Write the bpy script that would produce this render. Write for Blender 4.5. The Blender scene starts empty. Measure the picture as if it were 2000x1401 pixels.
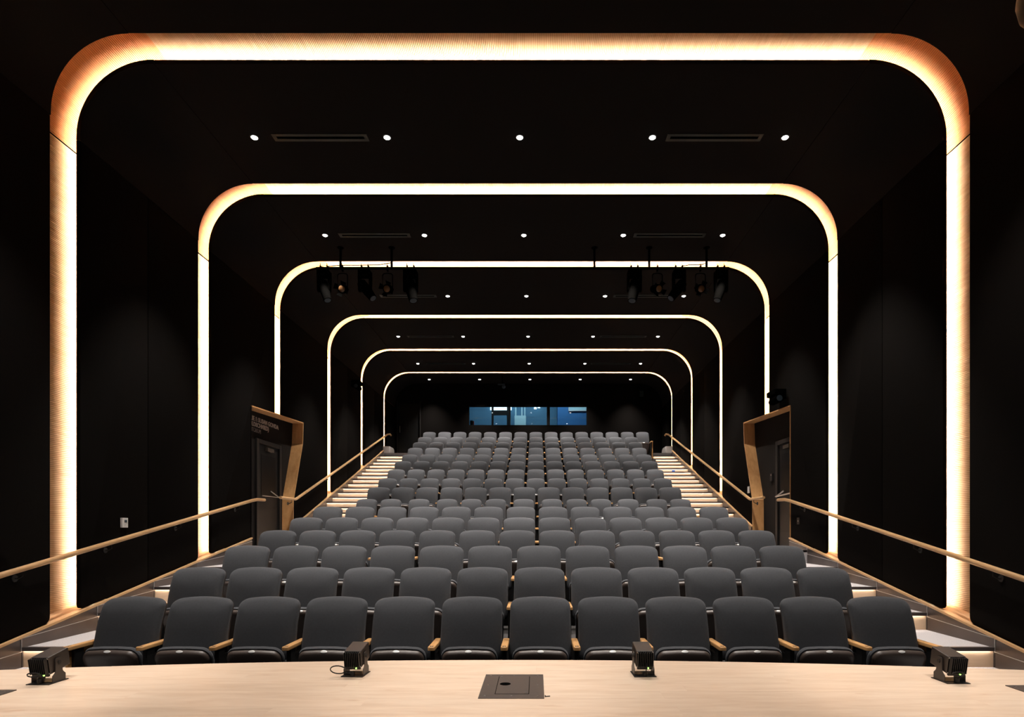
import bpy, bmesh, math, random
from mathutils import Vector, Matrix
random.seed(7)
S = bpy.context.scene
COL = S.collection

# ------------------------------------------------------------------ camera, world, exposure
F = 1143.0                      # focal length in pixels of the 2000 px wide frame
PX, PY = 1047.0, 1030.0         # principal point (vanishing point) in the frame
ZC_CAM = 1.434
cam_d = bpy.data.cameras.new('camera'); cam = bpy.data.objects.new('camera', cam_d); COL.objects.link(cam)
cam_d.sensor_width = 36.0; cam_d.lens = F / 2000 * 36
cam_d.shift_x = -(PX - 1000) / 2000; cam_d.shift_y = (PY - 700.5) / 2000
cam_d.clip_start = 0.05; cam_d.clip_end = 200
cam.location = (0, 0, ZC_CAM); cam.rotation_euler = (math.pi / 2, 0, 0)
S.camera = cam
S.view_settings.view_transform = 'Standard'; S.view_settings.look = 'None'
S.view_settings.exposure = 0.0; S.view_settings.gamma = 1.0; S.view_settings.use_curve_mapping = False
w = bpy.data.worlds.new('world'); S.world = w; w.use_nodes = True
w.node_tree.nodes['Background'].inputs[0].default_value = (0.9, 0.8, 0.72, 1)
w.node_tree.nodes['Background'].inputs[1].default_value = 0.010

LED_STRENGTH = 92.0
LED_COL = (1.0, 0.80, 0.58)
DOWN_W = 900.0
STAGE_W = 610.0

def lamp_spot(name, loc, target, power, size=70, blend=0.6, col=(1, .9, .8), rad=.05, parent=None):
    l = bpy.data.lights.new(name, 'SPOT'); l.energy = power; l.color = col
    l.spot_size = math.radians(size); l.spot_blend = blend; l.shadow_soft_size = rad
    o = bpy.data.objects.new(name, l); COL.objects.link(o)
    o.location = loc
    d = Vector(target) - Vector(loc)
    o.rotation_euler = d.to_track_quat('-Z', 'Y').to_euler()
    if parent: o.parent = parent
    return o
# theatre spots over the stage apron (out of frame above the camera)
for sx in (-3.2, -1.1, 1.0, 3.1):
    lamp_spot('stage_wash_lamp', (sx * .8 - .2, 0.9, 6.2), (sx - .2, 2.75, .68), STAGE_W, 38, .5, (1, .92, .87), .12)

# house downlights of the ceiling bay over the front rows and stage edge (out of frame above)
for hy in (5.25,):
    for k in range(5):
        lamp_spot('house_lamp', (-.226 + (k - 2) * 1.837, hy, 6.80), (-.226 + (k - 2) * 1.837, hy, 0), DOWN_W * .6, 66, .5, (1, .93, .85), .05)
# unseen fill lamps added over the stage to lift the seat fronts
for k in range(3):
    lamp_spot('front_fill_lamp', (-.28 + (k - 1) * 2.6, -1.2, 6.3), (-.28 + (k - 1) * 2.2, 8.5, .6), 90, 62, .8, (1, .95, .92), .3)

# ------------------------------------------------------------------ materials
def mat_new(name):
    m = bpy.data.materials.new(name); m.use_nodes = True
    nt = m.node_tree; b = nt.nodes['Principled BSDF']
    return m, nt, b
def plain(name, col, rough=.6, metal=0.0, spec=.5, bump=0, bscale=300, var=0.0, vscale=20, rnd=0.0):
    m, nt, b = mat_new(name)
    b.inputs['Roughness'].default_value = rough; b.inputs['Metallic'].default_value = metal
    b.inputs['Specular IOR Level'].default_value = spec
    b.inputs['Base Color'].default_value = (*col, 1)
    tc = nt.nodes.new('ShaderNodeTexCoord')
    if var > 0 or rnd > 0:
        hsv = nt.nodes.new('ShaderNodeHueSaturation'); hsv.inputs['Color'].default_value = (*col, 1)
        val = None
        if var > 0:
            n = nt.nodes.new('ShaderNodeTexNoise'); n.inputs['Scale'].default_value = vscale; n.inputs['Detail'].default_value = 4
            nt.links.new(tc.outputs['Object'], n.inputs['Vector'])
            mr = nt.nodes.new('ShaderNodeMapRange'); mr.inputs[1].default_value = .3; mr.inputs[2].default_value = .7
            mr.inputs[3].default_value = 1 - var; mr.inputs[4].default_value = 1 + var
            nt.links.new(n.outputs['Fac'], mr.inputs[0]); val = mr.outputs[0]
        if rnd > 0:
            oi = nt.nodes.new('ShaderNodeObjectInfo')
            mr2 = nt.nodes.new('ShaderNodeMapRange'); mr2.inputs[3].default_value = 1 - rnd; mr2.inputs[4].default_value = 1 + rnd
            nt.links.new(oi.outputs['Random'], mr2.inputs[0])
            if val is None: val = mr2.outputs[0]
            else:
                mu = nt.nodes.new('ShaderNodeMath'); mu.operation = 'MULTIPLY'
                nt.links.new(val, mu.inputs[0]); nt.links.new(mr2.outputs[0], mu.inputs[1]); val = mu.outputs[0]
        nt.links.new(val, hsv.inputs['Value']); nt.links.new(hsv.outputs[0], b.inputs['Base Color'])
    if bump > 0:
        n2 = nt.nodes.new('ShaderNodeTexNoise'); n2.inputs['Scale'].default_value = bscale; n2.inputs['Detail'].default_value = 2
        nt.links.new(tc.outputs['Object'], n2.inputs['Vector'])
        bp = nt.nodes.new('ShaderNodeBump'); bp.inputs['Strength'].default_value = bump; bp.inputs['Distance'].default_value = .01
        nt.links.new(n2.outputs['Fac'], bp.inputs['Height']); nt.links.new(bp.outputs[0], b.inputs['Normal'])
    return m
def wood(name, c1, c2, scale=(1, 12, 12), rough=.4, rnd=0.06, spec=.4, knots=False):
    m, nt, b = mat_new(name)
    b.inputs['Roughness'].default_value = rough; b.inputs['Specular IOR Level'].default_value = spec
    tc = nt.nodes.new('ShaderNodeTexCoord'); mp = nt.nodes.new('ShaderNodeMapping')
    mp.inputs['Scale'].default_value = scale
    nt.links.new(tc.outputs['Object'], mp.inputs['Vector'])
    oi = nt.nodes.new('ShaderNodeObjectInfo')
    cx = nt.nodes.new('ShaderNodeCombineXYZ'); ml = nt.nodes.new('ShaderNodeMath'); ml.operation = 'MULTIPLY'; ml.inputs[1].default_value = 37
    nt.links.new(oi.outputs['Random'], ml.inputs[0])
    for i in range(3): nt.links.new(ml.outputs[0], cx.inputs[i])
    nt.links.new(cx.outputs[0], mp.inputs['Location'])
    n = nt.nodes.new('ShaderNodeTexNoise'); n.inputs['Scale'].default_value = 2.5; n.inputs['Detail'].default_value = 8; n.inputs['Roughness'].default_value = .6; n.inputs['Distortion'].default_value = .4
    nt.links.new(mp.outputs[0], n.inputs['Vector'])
    cr = nt.nodes.new('ShaderNodeValToRGB')
    cr.color_ramp.elements[0].position = .32; cr.color_ramp.elements[0].color = (*c2, 1)
    cr.color_ramp.elements[1].position = .62; cr.color_ramp.elements[1].color = (*c1, 1)
    nt.links.new(n.outputs['Fac'], cr.inputs[0])
    hsv = nt.nodes.new('ShaderNodeHueSaturation')
    mr2 = nt.nodes.new('ShaderNodeMapRange'); mr2.inputs[3].default_value = 1 - rnd; mr2.inputs[4].default_value = 1 + rnd
    nt.links.new(oi.outputs['Random'], mr2.inputs[0]); nt.links.new(mr2.outputs[0], hsv.inputs['Value'])
    src = cr.outputs[0]
    if knots:
        v = nt.nodes.new('ShaderNodeTexNoise'); v.inputs['Scale'].default_value = 1.3; v.inputs['Detail'].default_value = 3
        mp2 = nt.nodes.new('ShaderNodeMapping'); mp2.inputs['Scale'].default_value = (3, 9, 9)
        nt.links.new(tc.outputs['Object'], mp2.inputs['Vector']); nt.links.new(cx.outputs[0], mp2.inputs['Location'])
        nt.links.new(mp2.outputs[0], v.inputs['Vector'])
        r2 = nt.nodes.new('ShaderNodeMapRange'); r2.inputs[1].default_value = .66; r2.inputs[2].default_value = .76; r2.inputs[3].default_value = 0; r2.inputs[4].default_value = .45
        nt.links.new(v.outputs['Fac'], r2.inputs[0])
        mx = nt.nodes.new('ShaderNodeMix'); mx.data_type = 'RGBA'
        nt.links.new(r2.outputs[0], mx.inputs['Factor']); nt.links.new(src, mx.inputs['A'])
        mx.inputs['B'].default_value = (c2[0] * .75, c2[1] * .55, c2[2] * .4, 1)
        src = mx.outputs['Result']
    nt.links.new(src, hsv.inputs['Color']); nt.links.new(hsv.outputs[0], b.inputs['Base Color'])
    return m
def emit(name, col, strength):
    m, nt, b = mat_new(name)
    b.inputs['Base Color'].default_value = (.02, .02, .02, 1)
    b.inputs['Emission Color'].default_value = (*col, 1); b.inputs['Emission Strength'].default_value = strength
    return m
M = dict(
    wall=plain('black_wall_fabric', (.0052, .0043, .0039), .95, spec=.03, bump=.15, bscale=500),
    ceil=plain('black_ceiling', (.016, .0135, .0125), .95, spec=.04),
    shell=plain('black_cavity', (.01, .009, .008), .95, spec=.05),
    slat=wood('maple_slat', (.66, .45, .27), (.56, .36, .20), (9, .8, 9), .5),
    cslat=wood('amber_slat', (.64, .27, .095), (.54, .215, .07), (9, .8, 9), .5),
    backing=plain('slat_gap_backing', (.30, .17, .08), .8),
    sill=wood('sill_maple', (.70, .46, .27), (.60, .37, .2), (9, 1, 9), .4),
    rail=wood('rail_oak', (.62, .38, .19), (.50, .29, .13), (14, 1.2, 14), .35),
    arm=wood('armrest_beech', (.58, .32, .13), (.46, .235, .085), (14, 1.5, 14), .35, rnd=.1),
    portal=wood('portal_maple', (.66, .36, .15), (.54, .275, .10), (6, 6, 1.5), .45, knots=True),
    riser=wood('riser_maple', (.73, .55, .385), (.66, .475, .315), (1, 9, 9), .45),
    stage=wood('stage_maple', (.74, .578, .438), (.65, .475, .342), (1.3, 9, 9), .38, rnd=.025, spec=.35, knots=True),
    fabric=plain('charcoal_seat_fabric', (.061, .0625, .0685), .95, spec=.15, bump=.35, bscale=900, var=.06, vscale=60, rnd=.07),
    plastic=plain('brown_seat_plastic', (.060, .044, .037), .42, spec=.5),
    metal_dk=plain('black_metal', (.012, .011, .011), .45, spec=.4),
    standard=plain('seat_standard_metal', (.012, .011, .011), .5, spec=.3),
    plate=plain('silver_number_plate', (.85, .83, .80), .35, metal=.25),
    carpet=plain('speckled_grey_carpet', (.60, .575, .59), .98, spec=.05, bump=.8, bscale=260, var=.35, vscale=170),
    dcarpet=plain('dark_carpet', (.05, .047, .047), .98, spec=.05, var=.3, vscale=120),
    nosing=plain('bronze_nosing', (.075, .062, .06), .5, metal=.3),
    steel=plain('blackened_steel', (.13, .108, .10), .42, metal=.75, var=.12, vscale=2.5),
    kerb=plain('lit_steel_kerb', (.5, .45, .42), .45, metal=.4),  # skirting steel lightened, the light on the kerb put into its colour
    joint=plain('bright_steel_edge', (.75, .72, .7), .3, metal=.8),
    alcove=plain('alcove_paint', (.012, .0095, .0085), .8, spec=.1),
    door=plain('dark_door_paint', (.003, .0026, .0024), .5, spec=.3),
    frame=plain('dark_door_frame', (.012, .010, .009), .5, spec=.3),
    doorglass=plain('dark_door_glass', (.003, .003, .003), .3, spec=.1),
    chrome=plain('satin_chrome', (.7, .67, .63), .28, metal=.95),
    brass=plain('satin_bronze', (.16, .13, .10), .35, metal=.9),
    white=plain('white_plastic', (.72, .71, .69), .45),
    lcd=plain('lcd_screen', (.05, .07, .09), .2),
    black=plain('black_paint', (.010, .009, .009), .5, spec=.35),
    fixture=plain('fixture_black', (.0014, .0013, .0012), .9, spec=.0),
    bronzebox=plain('anodised_bronze', (.034, .026, .022), .42, spec=.5),
    floorbox=plain('floor_box_metal', (.075, .06, .052), .5, metal=.3),
    lens=plain('amber_lens', (.14, .07, .03), .12, spec=.8),
    sign=plain('sign_lettering', (.55, .46, .40), .45, metal=.2),
    signdim=plain('sign_lettering_thin', (.30, .25, .22), .45, metal=.2),
    led=emit('led_strip_light', LED_COL, LED_STRENGTH),
    step=emit('riser_fill_glow', (1.0, .86, .74), 40),  # glow of the strips added to brighten the stair risers
    down=emit('downlight_lens', (1, .97, .92), 14),
    green=emit('green_indicator', (.35, 1, .12), 5),
    booth=plain('booth_blue_wall', (.075, .20, .31), .7),
    boothr=plain('booth_deep_blue_wall', (.03, .15, .36), .7),
    pale=plain('booth_pale_panel', (.45, .66, .70), .6),
    tubelight=emit('booth_fluorescent', (.75, .92, 1.0), 3.0),
    red=plain('red_handle', (.4, .04, .02), .5),
    blue=plain('blue_tape', (.03, .12, .55), .6),
    vent=plain('vent_frame', (.018, .024, .021), .5, spec=.3),
    ventdark=plain('vent_slot', (.002, .002, .002), .9, spec=.0),
)
gm, gnt, gb = mat_new('booth_glass')
gnt.nodes.remove(gb)
gt = gnt.nodes.new('ShaderNodeBsdfTransparent'); gt.inputs[0].default_value = (.85, .92, .95, 1)
gg = gnt.nodes.new('ShaderNodeBsdfGlossy'); gg.inputs['Roughness'].default_value = .03
gx = gnt.nodes.new('ShaderNodeMixShader'); gx.inputs[0].default_value = .06
gnt.links.new(gt.outputs[0], gx.inputs[1]); gnt.links.new(gg.outputs[0], gx.inputs[2])
gnt.links.new(gx.outputs[0], gnt.nodes['Material Output'].inputs[0])
M['glass'] = gm
fb_ = M['fabric'].node_tree.nodes['Principled BSDF']
fb_.inputs['Sheen Weight'].default_value = .12; fb_.inputs['Sheen Roughness'].default_value = .4; fb_.inputs['Sheen Tint'].default_value = (.8, .82, .88, 1)

# ------------------------------------------------------------------ helpers
def worldloc(o):
    v = Vector((0, 0, 0))
    while o is not None:
        v = v + Vector(o.location); o = o.parent
    return v
def tag(o, label=None, cat=None, group=None, kind=None):
    if label: o['label'] = label
    if cat: o['category'] = cat
    if group: o['group'] = group
    if kind: o['kind'] = kind
    return o
def thing(name, label, cat, loc=(0, 0, 0), group=None):
    o = bpy.data.objects.new(name, None); COL.objects.link(o); o.location = loc
    o.empty_display_size = .1
    return tag(o, label, cat, group)
def to_mesh(name, bm, m, smooth=None):
    me = bpy.data.meshes.new(name)
    bmesh.ops.recalc_face_normals(bm, faces=bm.faces)
    bm.to_mesh(me); bm.free()
    if m: me.materials.append(M[m])
    if smooth:
        me.polygons.foreach_set('use_smooth', [True] * len(me.polygons))
        me.set_sharp_from_angle(angle=math.radians(smooth))
    return me
def part(name, bm, m, parent=None, smooth=None, local=False):
    """mesh in world coordinates, moved into the parent's frame (or already local)"""
    if parent is not None and not local:
        bmesh.ops.translate(bm, vec=-worldloc(parent), verts=bm.verts)
    o = bpy.data.objects.new(name, to_mesh(name, bm, m, smooth)); COL.objects.link(o)
    if parent is not None: o.parent = parent
    return o
def box(bm, x0, x1, y0, y1, z0, z1, mtx=None, bev=0):
    vs = [bm.verts.new((x, y, z)) for x in (x0, x1) for y in (y0, y1) for z in (z0, z1)]
    idx = [(0, 1, 3, 2), (4, 6, 7, 5), (0, 4, 5, 1), (2, 3, 7, 6), (0, 2, 6, 4), (1, 5, 7, 3)]
    fs = [bm.faces.new([vs[i] for i in f]) for f in idx]
    if bev > 0:
        es = list({e for f in fs for e in f.edges})
        r = bmesh.ops.bevel(bm, geom=es, offset=bev, segments=2, affect='EDGES', profile=.5)
        vs = list({v for f in r['faces'] for v in f.verts} | {v for v in vs if v.is_valid})
    if mtx is not None:
        bmesh.ops.transform(bm, matrix=mtx, verts=[v for v in vs if v.is_valid])
    return bm
def B(x0, x1, y0, y1, z0, z1, bev=0, mtx=None):
    bm = bmesh.new(); box(bm, x0, x1, y0, y1, z0, z1, mtx, bev); return bm
def inset_poly(p, d):
    """miter inset of a counter-clockwise polygon"""
    n = len(p); out = []
    for i in range(n):
        a, b, c = Vector(p[i - 1]), Vector(p[i]), Vector(p[(i + 1) % n])
        e1 = (b - a).normalized(); e2 = (c - b).normalized()
        n1 = Vector((-e1.y, e1.x)); n2 = Vector((-e2.y, e2.x))
        k = 1 + n1.dot(n2)
        out.append(b + (n1 + n2) * (d / max(k, .25)))
    return out
def area2(p):
    return sum(p[i - 1][0] * p[i][1] - p[i][0] * p[i - 1][1] for i in range(len(p)))
def round_poly(p, radii, n=5):
    """round chosen corners of a polygon; radii same length as p"""
    out = []
    for i in range(len(p)):
        r = radii[i]
        b = Vector(p[i])
        if r <= 0: out.append(b); continue
        a, c = Vector(p[i - 1]), Vector(p[(i + 1) % len(p)])
        u = (a - b).normalized(); v = (c - b).normalized()
        for k in range(n + 1):
            t = k / n
            out.append(b + u * r * (1 - t) ** 2 + v * r * t ** 2)
    return out
def prism(bm, pts, f, t, bev=0.0):
    """polygon pts (u,v) extruded along w from 0 to t through f(u,v,w); front edge bevelled"""
    pts = [Vector(q[:2]) if not isinstance(q, Vector) else q for q in pts]
    if area2(pts) < 0: pts = list(reversed(pts))
    rings = []
    if bev > 0:
        rings.append([bm.verts.new(f(q.x, q.y, 0)) for q in inset_poly(pts, bev)])
        rings.append([bm.verts.new(f(q.x, q.y, bev * .3)) for q in inset_poly(pts, bev * .3)])
        rings.append([bm.verts.new(f(q.x, q.y, bev)) for q in pts])
    else:
        rings.append([bm.verts.new(f(q.x, q.y, 0)) for q in pts])
    rings.append([bm.verts.new(f(q.x, q.y, t)) for q in pts])
    n = len(pts)
    bm.faces.new(rings[0]); bm.faces.new(list(reversed(rings[-1])))
    for a, b in zip(rings[:-1], rings[1:]):
        for i in range(n):
            bm.faces.new((a[i], a[(i + 1) % n], b[(i + 1) % n], b[i]))
    return bm
def tube(bm, pts, r, n=10, cap=True):
    pts = [Vector(p) for p in pts]
    rings = []
    up = Vector((0, 0, 1))
    for i, p in enumerate(pts):
        if i == 0: d = pts[1] - pts[0]
        elif i == len(pts) - 1: d = pts[-1] - pts[-2]
        else: d = (pts[i + 1] - p).normalized() + (p - pts[i - 1]).normalized()
        d.normalize()
        a = d.cross(up)
        if a.length < 1e-3: a = d.cross(Vector((1, 0, 0)))
        a.normalize(); b = d.cross(a).normalized()
        rr = r[i] if isinstance(r, (list, tuple)) else r
        rings.append([bm.verts.new(p + a * math.cos(2 * math.pi * k / n) * rr + b * math.sin(2 * math.pi * k / n) * rr) for k in range(n)])
    for A, Bq in zip(rings[:-1], rings[1:]):
        for k in range(n):
            bm.faces.new((A[k], A[(k + 1) % n], Bq[(k + 1) % n], Bq[k]))
    if cap:
        bm.faces.new(rings[0]); bm.faces.new(list(reversed(rings[-1])))
    return bm
def T(pts, r, n=10):
    return tube(bmesh.new(), pts, r, n)
def disc(bm, c, axis, r, h, n=20, r2=None):
    c = Vector(c); a = Vector(axis).normalized()
    return tube(bm, [c, c + a * h], [r, r2 if r2 is not None else r], n)
ORD = ['first', 'second', 'third', 'fourth', 'fifth', 'sixth', 'seventh', 'eighth', 'ninth', 'tenth', 'eleventh', 'twelfth',
       'thirteenth', 'fourteenth', 'fifteenth', 'sixteenth', 'seventeenth', 'eighteenth', 'nineteenth', 'twentieth',
       'twenty-first', 'twenty-second', 'twenty-third', 'twenty-fourth', 'twenty-fifth', 'twenty-sixth', 'twenty-seventh', 'twenty-eighth']

# ------------------------------------------------------------------ room dimensions
XC, W = -0.286, 10.04
XL, XR = XC - W / 2, XC + W / 2
ZT = ZC_CAM + 5.40              # ceiling
RAD = 0.85                      # corner radius of the arches
ZJ = ZC_CAM + 4.51              # joint between wall panels and curved corners
DEL = 0.25                      # depth of the light coves
YB = 22.0                       # back wall
ARCH = [6.40, 9.20, 11.90, 14.90, 17.74, 20.38]
GAP = [.417, .37, .34, .33, .31, .30]
STAGE_Z = ZC_CAM - .75
LAND = 1.03
def trim_z(y):
    if y < 11.5: return .394 + .19 * (y - 6.4)
    return min(1.468 + .351 * (y - 12.77), 4.25)
A0, A1 = 10.89, 13.33           # alcove
def soffit_z(y): return 3.704 + (y - A0) / (A1 - A0) * .111
JAMB = [(13.33, 3.815), (13.29, 3.32), (12.79, 2.02), (12.77, LAND)]
SIDES = [('left', XL, -1), ('right', XR, 1)]

# path of the arch: base point, outward normal, section id
def path_nodes(zbl, zbr, narc=18):
    out = []
    out.append((XL, zbl, -1, 0)); out.append((XL, ZJ, -1, 0))
    for k in range(narc + 1):
        t = math.pi - k / narc * math.pi / 2
        out.append((XL + RAD + RAD * math.cos(t), ZT - RAD + RAD * math.sin(t), math.cos(t), math.sin(t)))
    for k in range(narc + 1):
        t = math.pi / 2 - k / narc * math.pi / 2
        out.append((XR - RAD + RAD * math.cos(t), ZT - RAD + RAD * math.sin(t), math.cos(t), math.sin(t)))
    out.append((XR, ZJ, 1, 0)); out.append((XR, zbr, 1, 0))
    return out
def sweep(bm, nodes, o0, o1, y0, y1):
    rings = []
    for x, z, nx, nz in nodes:
        rings.append([bm.verts.new((x + nx * o, y, z + nz * o)) for o, y in ((o0, y0), (o1, y0), (o1, y1), (o0, y1))])
    for a, b in zip(rings[:-1], rings[1:]):
        for k in range(4):
            bm.faces.new((a[k], a[(k + 1) % 4], b[(k + 1) % 4], b[k]))
    bm.faces.new(rings[0]); bm.faces.new(list(reversed(rings[-1])))
    return bm

# ------------------------------------------------------------------ shell
wall_o = {}
for side, X, s in SIDES:
    bm = B(min(X + s * DEL, X + s * (DEL + .1)), max(X + s * DEL, X + s * (DEL + .1)), -2.5, YB, -.5, ZT + DEL)
    wall_o[side] = tag(part('wall_' + side, bm, 'shell'), kind='structure')
ceiling = tag(part('ceiling', B(XL - DEL, XR + DEL, -2.5, YB, ZT + DEL, ZT + DEL + .1), 'shell'), kind='structure')
floor = tag(part('floor', B(XL - DEL, XR + DEL, -2.5, YB, -.35, -.199), 'dcarpet'), kind='structure')

def wall_f(X, s):
    return lambda u, v, t: (X + s * t, u, v)
def ypanel(side, X, s, pts, rad=None):
    p = round_poly(pts, rad) if rad else [Vector(q) for q in pts]
    bm = prism(bmesh.new(), p, wall_f(X, s), .05, .014)
    return part('wall_panel', bm, 'wall', wall_o[side], smooth=40)
BAYS = [(-2.4, ARCH[0])] + [(ARCH[i] + GAP[i], ARCH[i + 1]) for i in range(5)] + [(ARCH[5] + GAP[5], YB)]
TOPG = ZJ - .004
for side, X, s in SIDES:
    for bi, (ya, yb) in enumerate(BAYS):
        g = .003
        if bi == 0:
            for a, b, ra, rb in ((ya, 2.2, 0, 0), (2.2, yb, 0, .07)):
                pa = max(trim_z(a), -.195); pb = max(trim_z(b), -.195)
                pts = [(a + g, pa), (3.4, -.19), (b - g, pb), (b - g, TOPG), (a + g, TOPG)] if a < 3 < b else [(a + g, pa), (b - g, pb), (b - g, TOPG), (a + g, TOPG)]
                rr = [0] * len(pts)
                if rb: rr[2] = rb
                ypanel(side, X, s, pts, rr)
        elif bi == 2:
            ypanel(side, X, s, [(ya, trim_z(ya)), (A0, trim_z(A0)), (A0, soffit_z(A0)), (yb, soffit_z(yb)), (yb, TOPG), (ya, TOPG)], [.07, 0, 0, 0, 0, 0])
        elif bi == 3:
            ypanel(side, X, s, [(ya, soffit_z(ya)), JAMB[0], JAMB[1], JAMB[2], (12.77, trim_z(12.77)), (yb, trim_z(yb)), (yb, TOPG), (ya, TOPG)],
                   [0, 0, 0, 0, 0, .07, 0, 0])
        else:
            ym = (ya + yb) / 2
            cuts = [(ya, ym, .07, 0), (ym, yb, 0, .07)]
            for a, b, ra, rb in cuts:
                pts = [(a + (g if not ra else 0), trim_z(a)), (b - (g if not rb else 0), trim_z(b)), (b - (g if not rb else 0), TOPG), (a + (g if not ra else 0), TOPG)]
                ypanel(side, X, s, pts, [ra, rb, 0, 0])
    # curved corner panels
for bi, (ya, yb) in enumerate(BAYS):
    nod = path_nodes(0, 0)
    L = [n for n in nod if n[0] <= XL + RAD + 1e-6][1:]
    R = [n for n in nod if n[0] >= XR - RAD - 1e-6][:-1]
    Lc = [(x, z + .0, nx, nz) for x, z, nx, nz in L]; Rc = R
    part('corner_panel', sweep(bmesh.new(), Lc, 0, .05, ya, yb), 'ceil', ceiling, smooth=40)
    part('corner_panel', sweep(bmesh.new(), Rc, 0, .05, ya, yb), 'ceil', ceiling, smooth=40)
    part('ceiling_panel', B(XL + RAD + .003, XR - RAD - .003, ya, yb, ZT, ZT + .05, .008), 'ceil', ceiling)

# ------------------------------------------------------------------ light coves
ARNAME = ['nearest and largest', 'second nearest', 'third nearest', 'fourth nearest', 'second farthest', 'farthest and smallest']
for i, (y, gp) in enumerate(zip(ARCH, GAP)):
    zb = trim_z(y) - .05 if i != 2 else soffit_z(12.1) + .0
    y0 = y + gp
    cov = thing('light_cove', 'glowing warm wood slat light cove arch, %s of the six' % ARNAME[i], 'light cove', (XC, y, max(zb, 0)), 'glowing light cove arches around the hall')
    yslat0, yslat1 = y - .0, y0 + .40
    pitch = .0215
    # walls and ceiling slats / corner slats
    st, co = bmesh.new(), bmesh.new()
    def slat(bm, x, z, nx, nz):
        tx, tz = -nz, nx
        hw = .0078
        o0, o1 = DEL - .012, DEL - .001
        P = []
        for o in (o0, o1):
            for h in (-hw, hw):
                for yy in (yslat0, yslat1):
                    P.append(bm.verts.new((x + nx * o + tx * h, yy, z + nz * o + tz * h)))
        for f in ((0, 1, 3, 2), (0, 2, 6, 4), (1, 5, 7, 3), (0, 4, 5, 1), (2, 3, 7, 6), (4, 6, 7, 5)):
            bm.faces.new([P[q] for q in f])
    z = zb + .01
    while z < ZJ - .02:
        slat(st, XL, z, -1, 0); slat(st, XR, z, 1, 0); z += pitch
    x = XL + RAD + .01
    while x < XR - RAD:
        slat(st, x, ZT, 0, 1); x += pitch
    z = ZJ + .012
    while z < ZT - RAD:
        slat(co, XL, z, -1, 0); slat(co, XR, z, 1, 0); z += pitch
    rr = RAD + DEL
    nn = int(rr * math.pi / 2 / pitch)
    for k in range(nn):
        t = math.pi / 2 * (k + .5) / nn
        slat(co, XL + RAD - RAD * math.cos(t), ZT - RAD + RAD * math.sin(t), -math.cos(t), math.sin(t))
        slat(co, XR - RAD + RAD * math.cos(t), ZT - RAD + RAD * math.sin(t), math.cos(t), math.sin(t))
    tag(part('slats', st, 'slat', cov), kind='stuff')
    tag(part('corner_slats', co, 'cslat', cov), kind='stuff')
    # dark joint between the straight and the curved slat panels
    jb = bmesh.new()
    for X, s in ((XL, -1), (XR, 1)):
        box(jb, min(X + s * (DEL - .0145), X + s * DEL), max(X + s * (DEL - .0145), X + s * DEL), yslat0, yslat1, ZJ - .009, ZJ + .003)
    part('joint_line', jb, 'ventdark', cov)
    # backing behind the slats
    nod = path_nodes(zb, zb)
    part('slat_backing', sweep(bmesh.new(), nod, DEL - .0015, DEL + .004, yslat0, yslat1), 'backing', cov)
    # returns that close the cavity
    part('return_panel', sweep(bmesh.new(), nod, .05, DEL, y - .03, y - .002), 'slat', cov)
    part('return_panel', sweep(bmesh.new(), nod, .05, DEL, y0 + .40, y0 + .43), 'slat', cov)
    part('added_baffle', sweep(bmesh.new(), nod, .049, .100, y0 + .194, y0 + .20), 'shell', cov)  # baffle added out of view to soften the strip's light on the slats
    part('led_strip', sweep(bmesh.new(), nod, .056, .064, y0 + .208, y0 + .282), 'led', cov)
    if i != 2:
        for side, X, s in SIDES:
            bm = bmesh.new()
            za, zc = trim_z(y - .05), trim_z(y0 + .42)
            prism(bm, [(y - .05, za - .06), (y0 + .42, zc - .06), (y0 + .42, zc - .004), (y - .05, za - .004)], lambda u, v, t: (X + s * t, u, v), DEL - .013)
            part('sill', bm, 'sill', cov)

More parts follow.
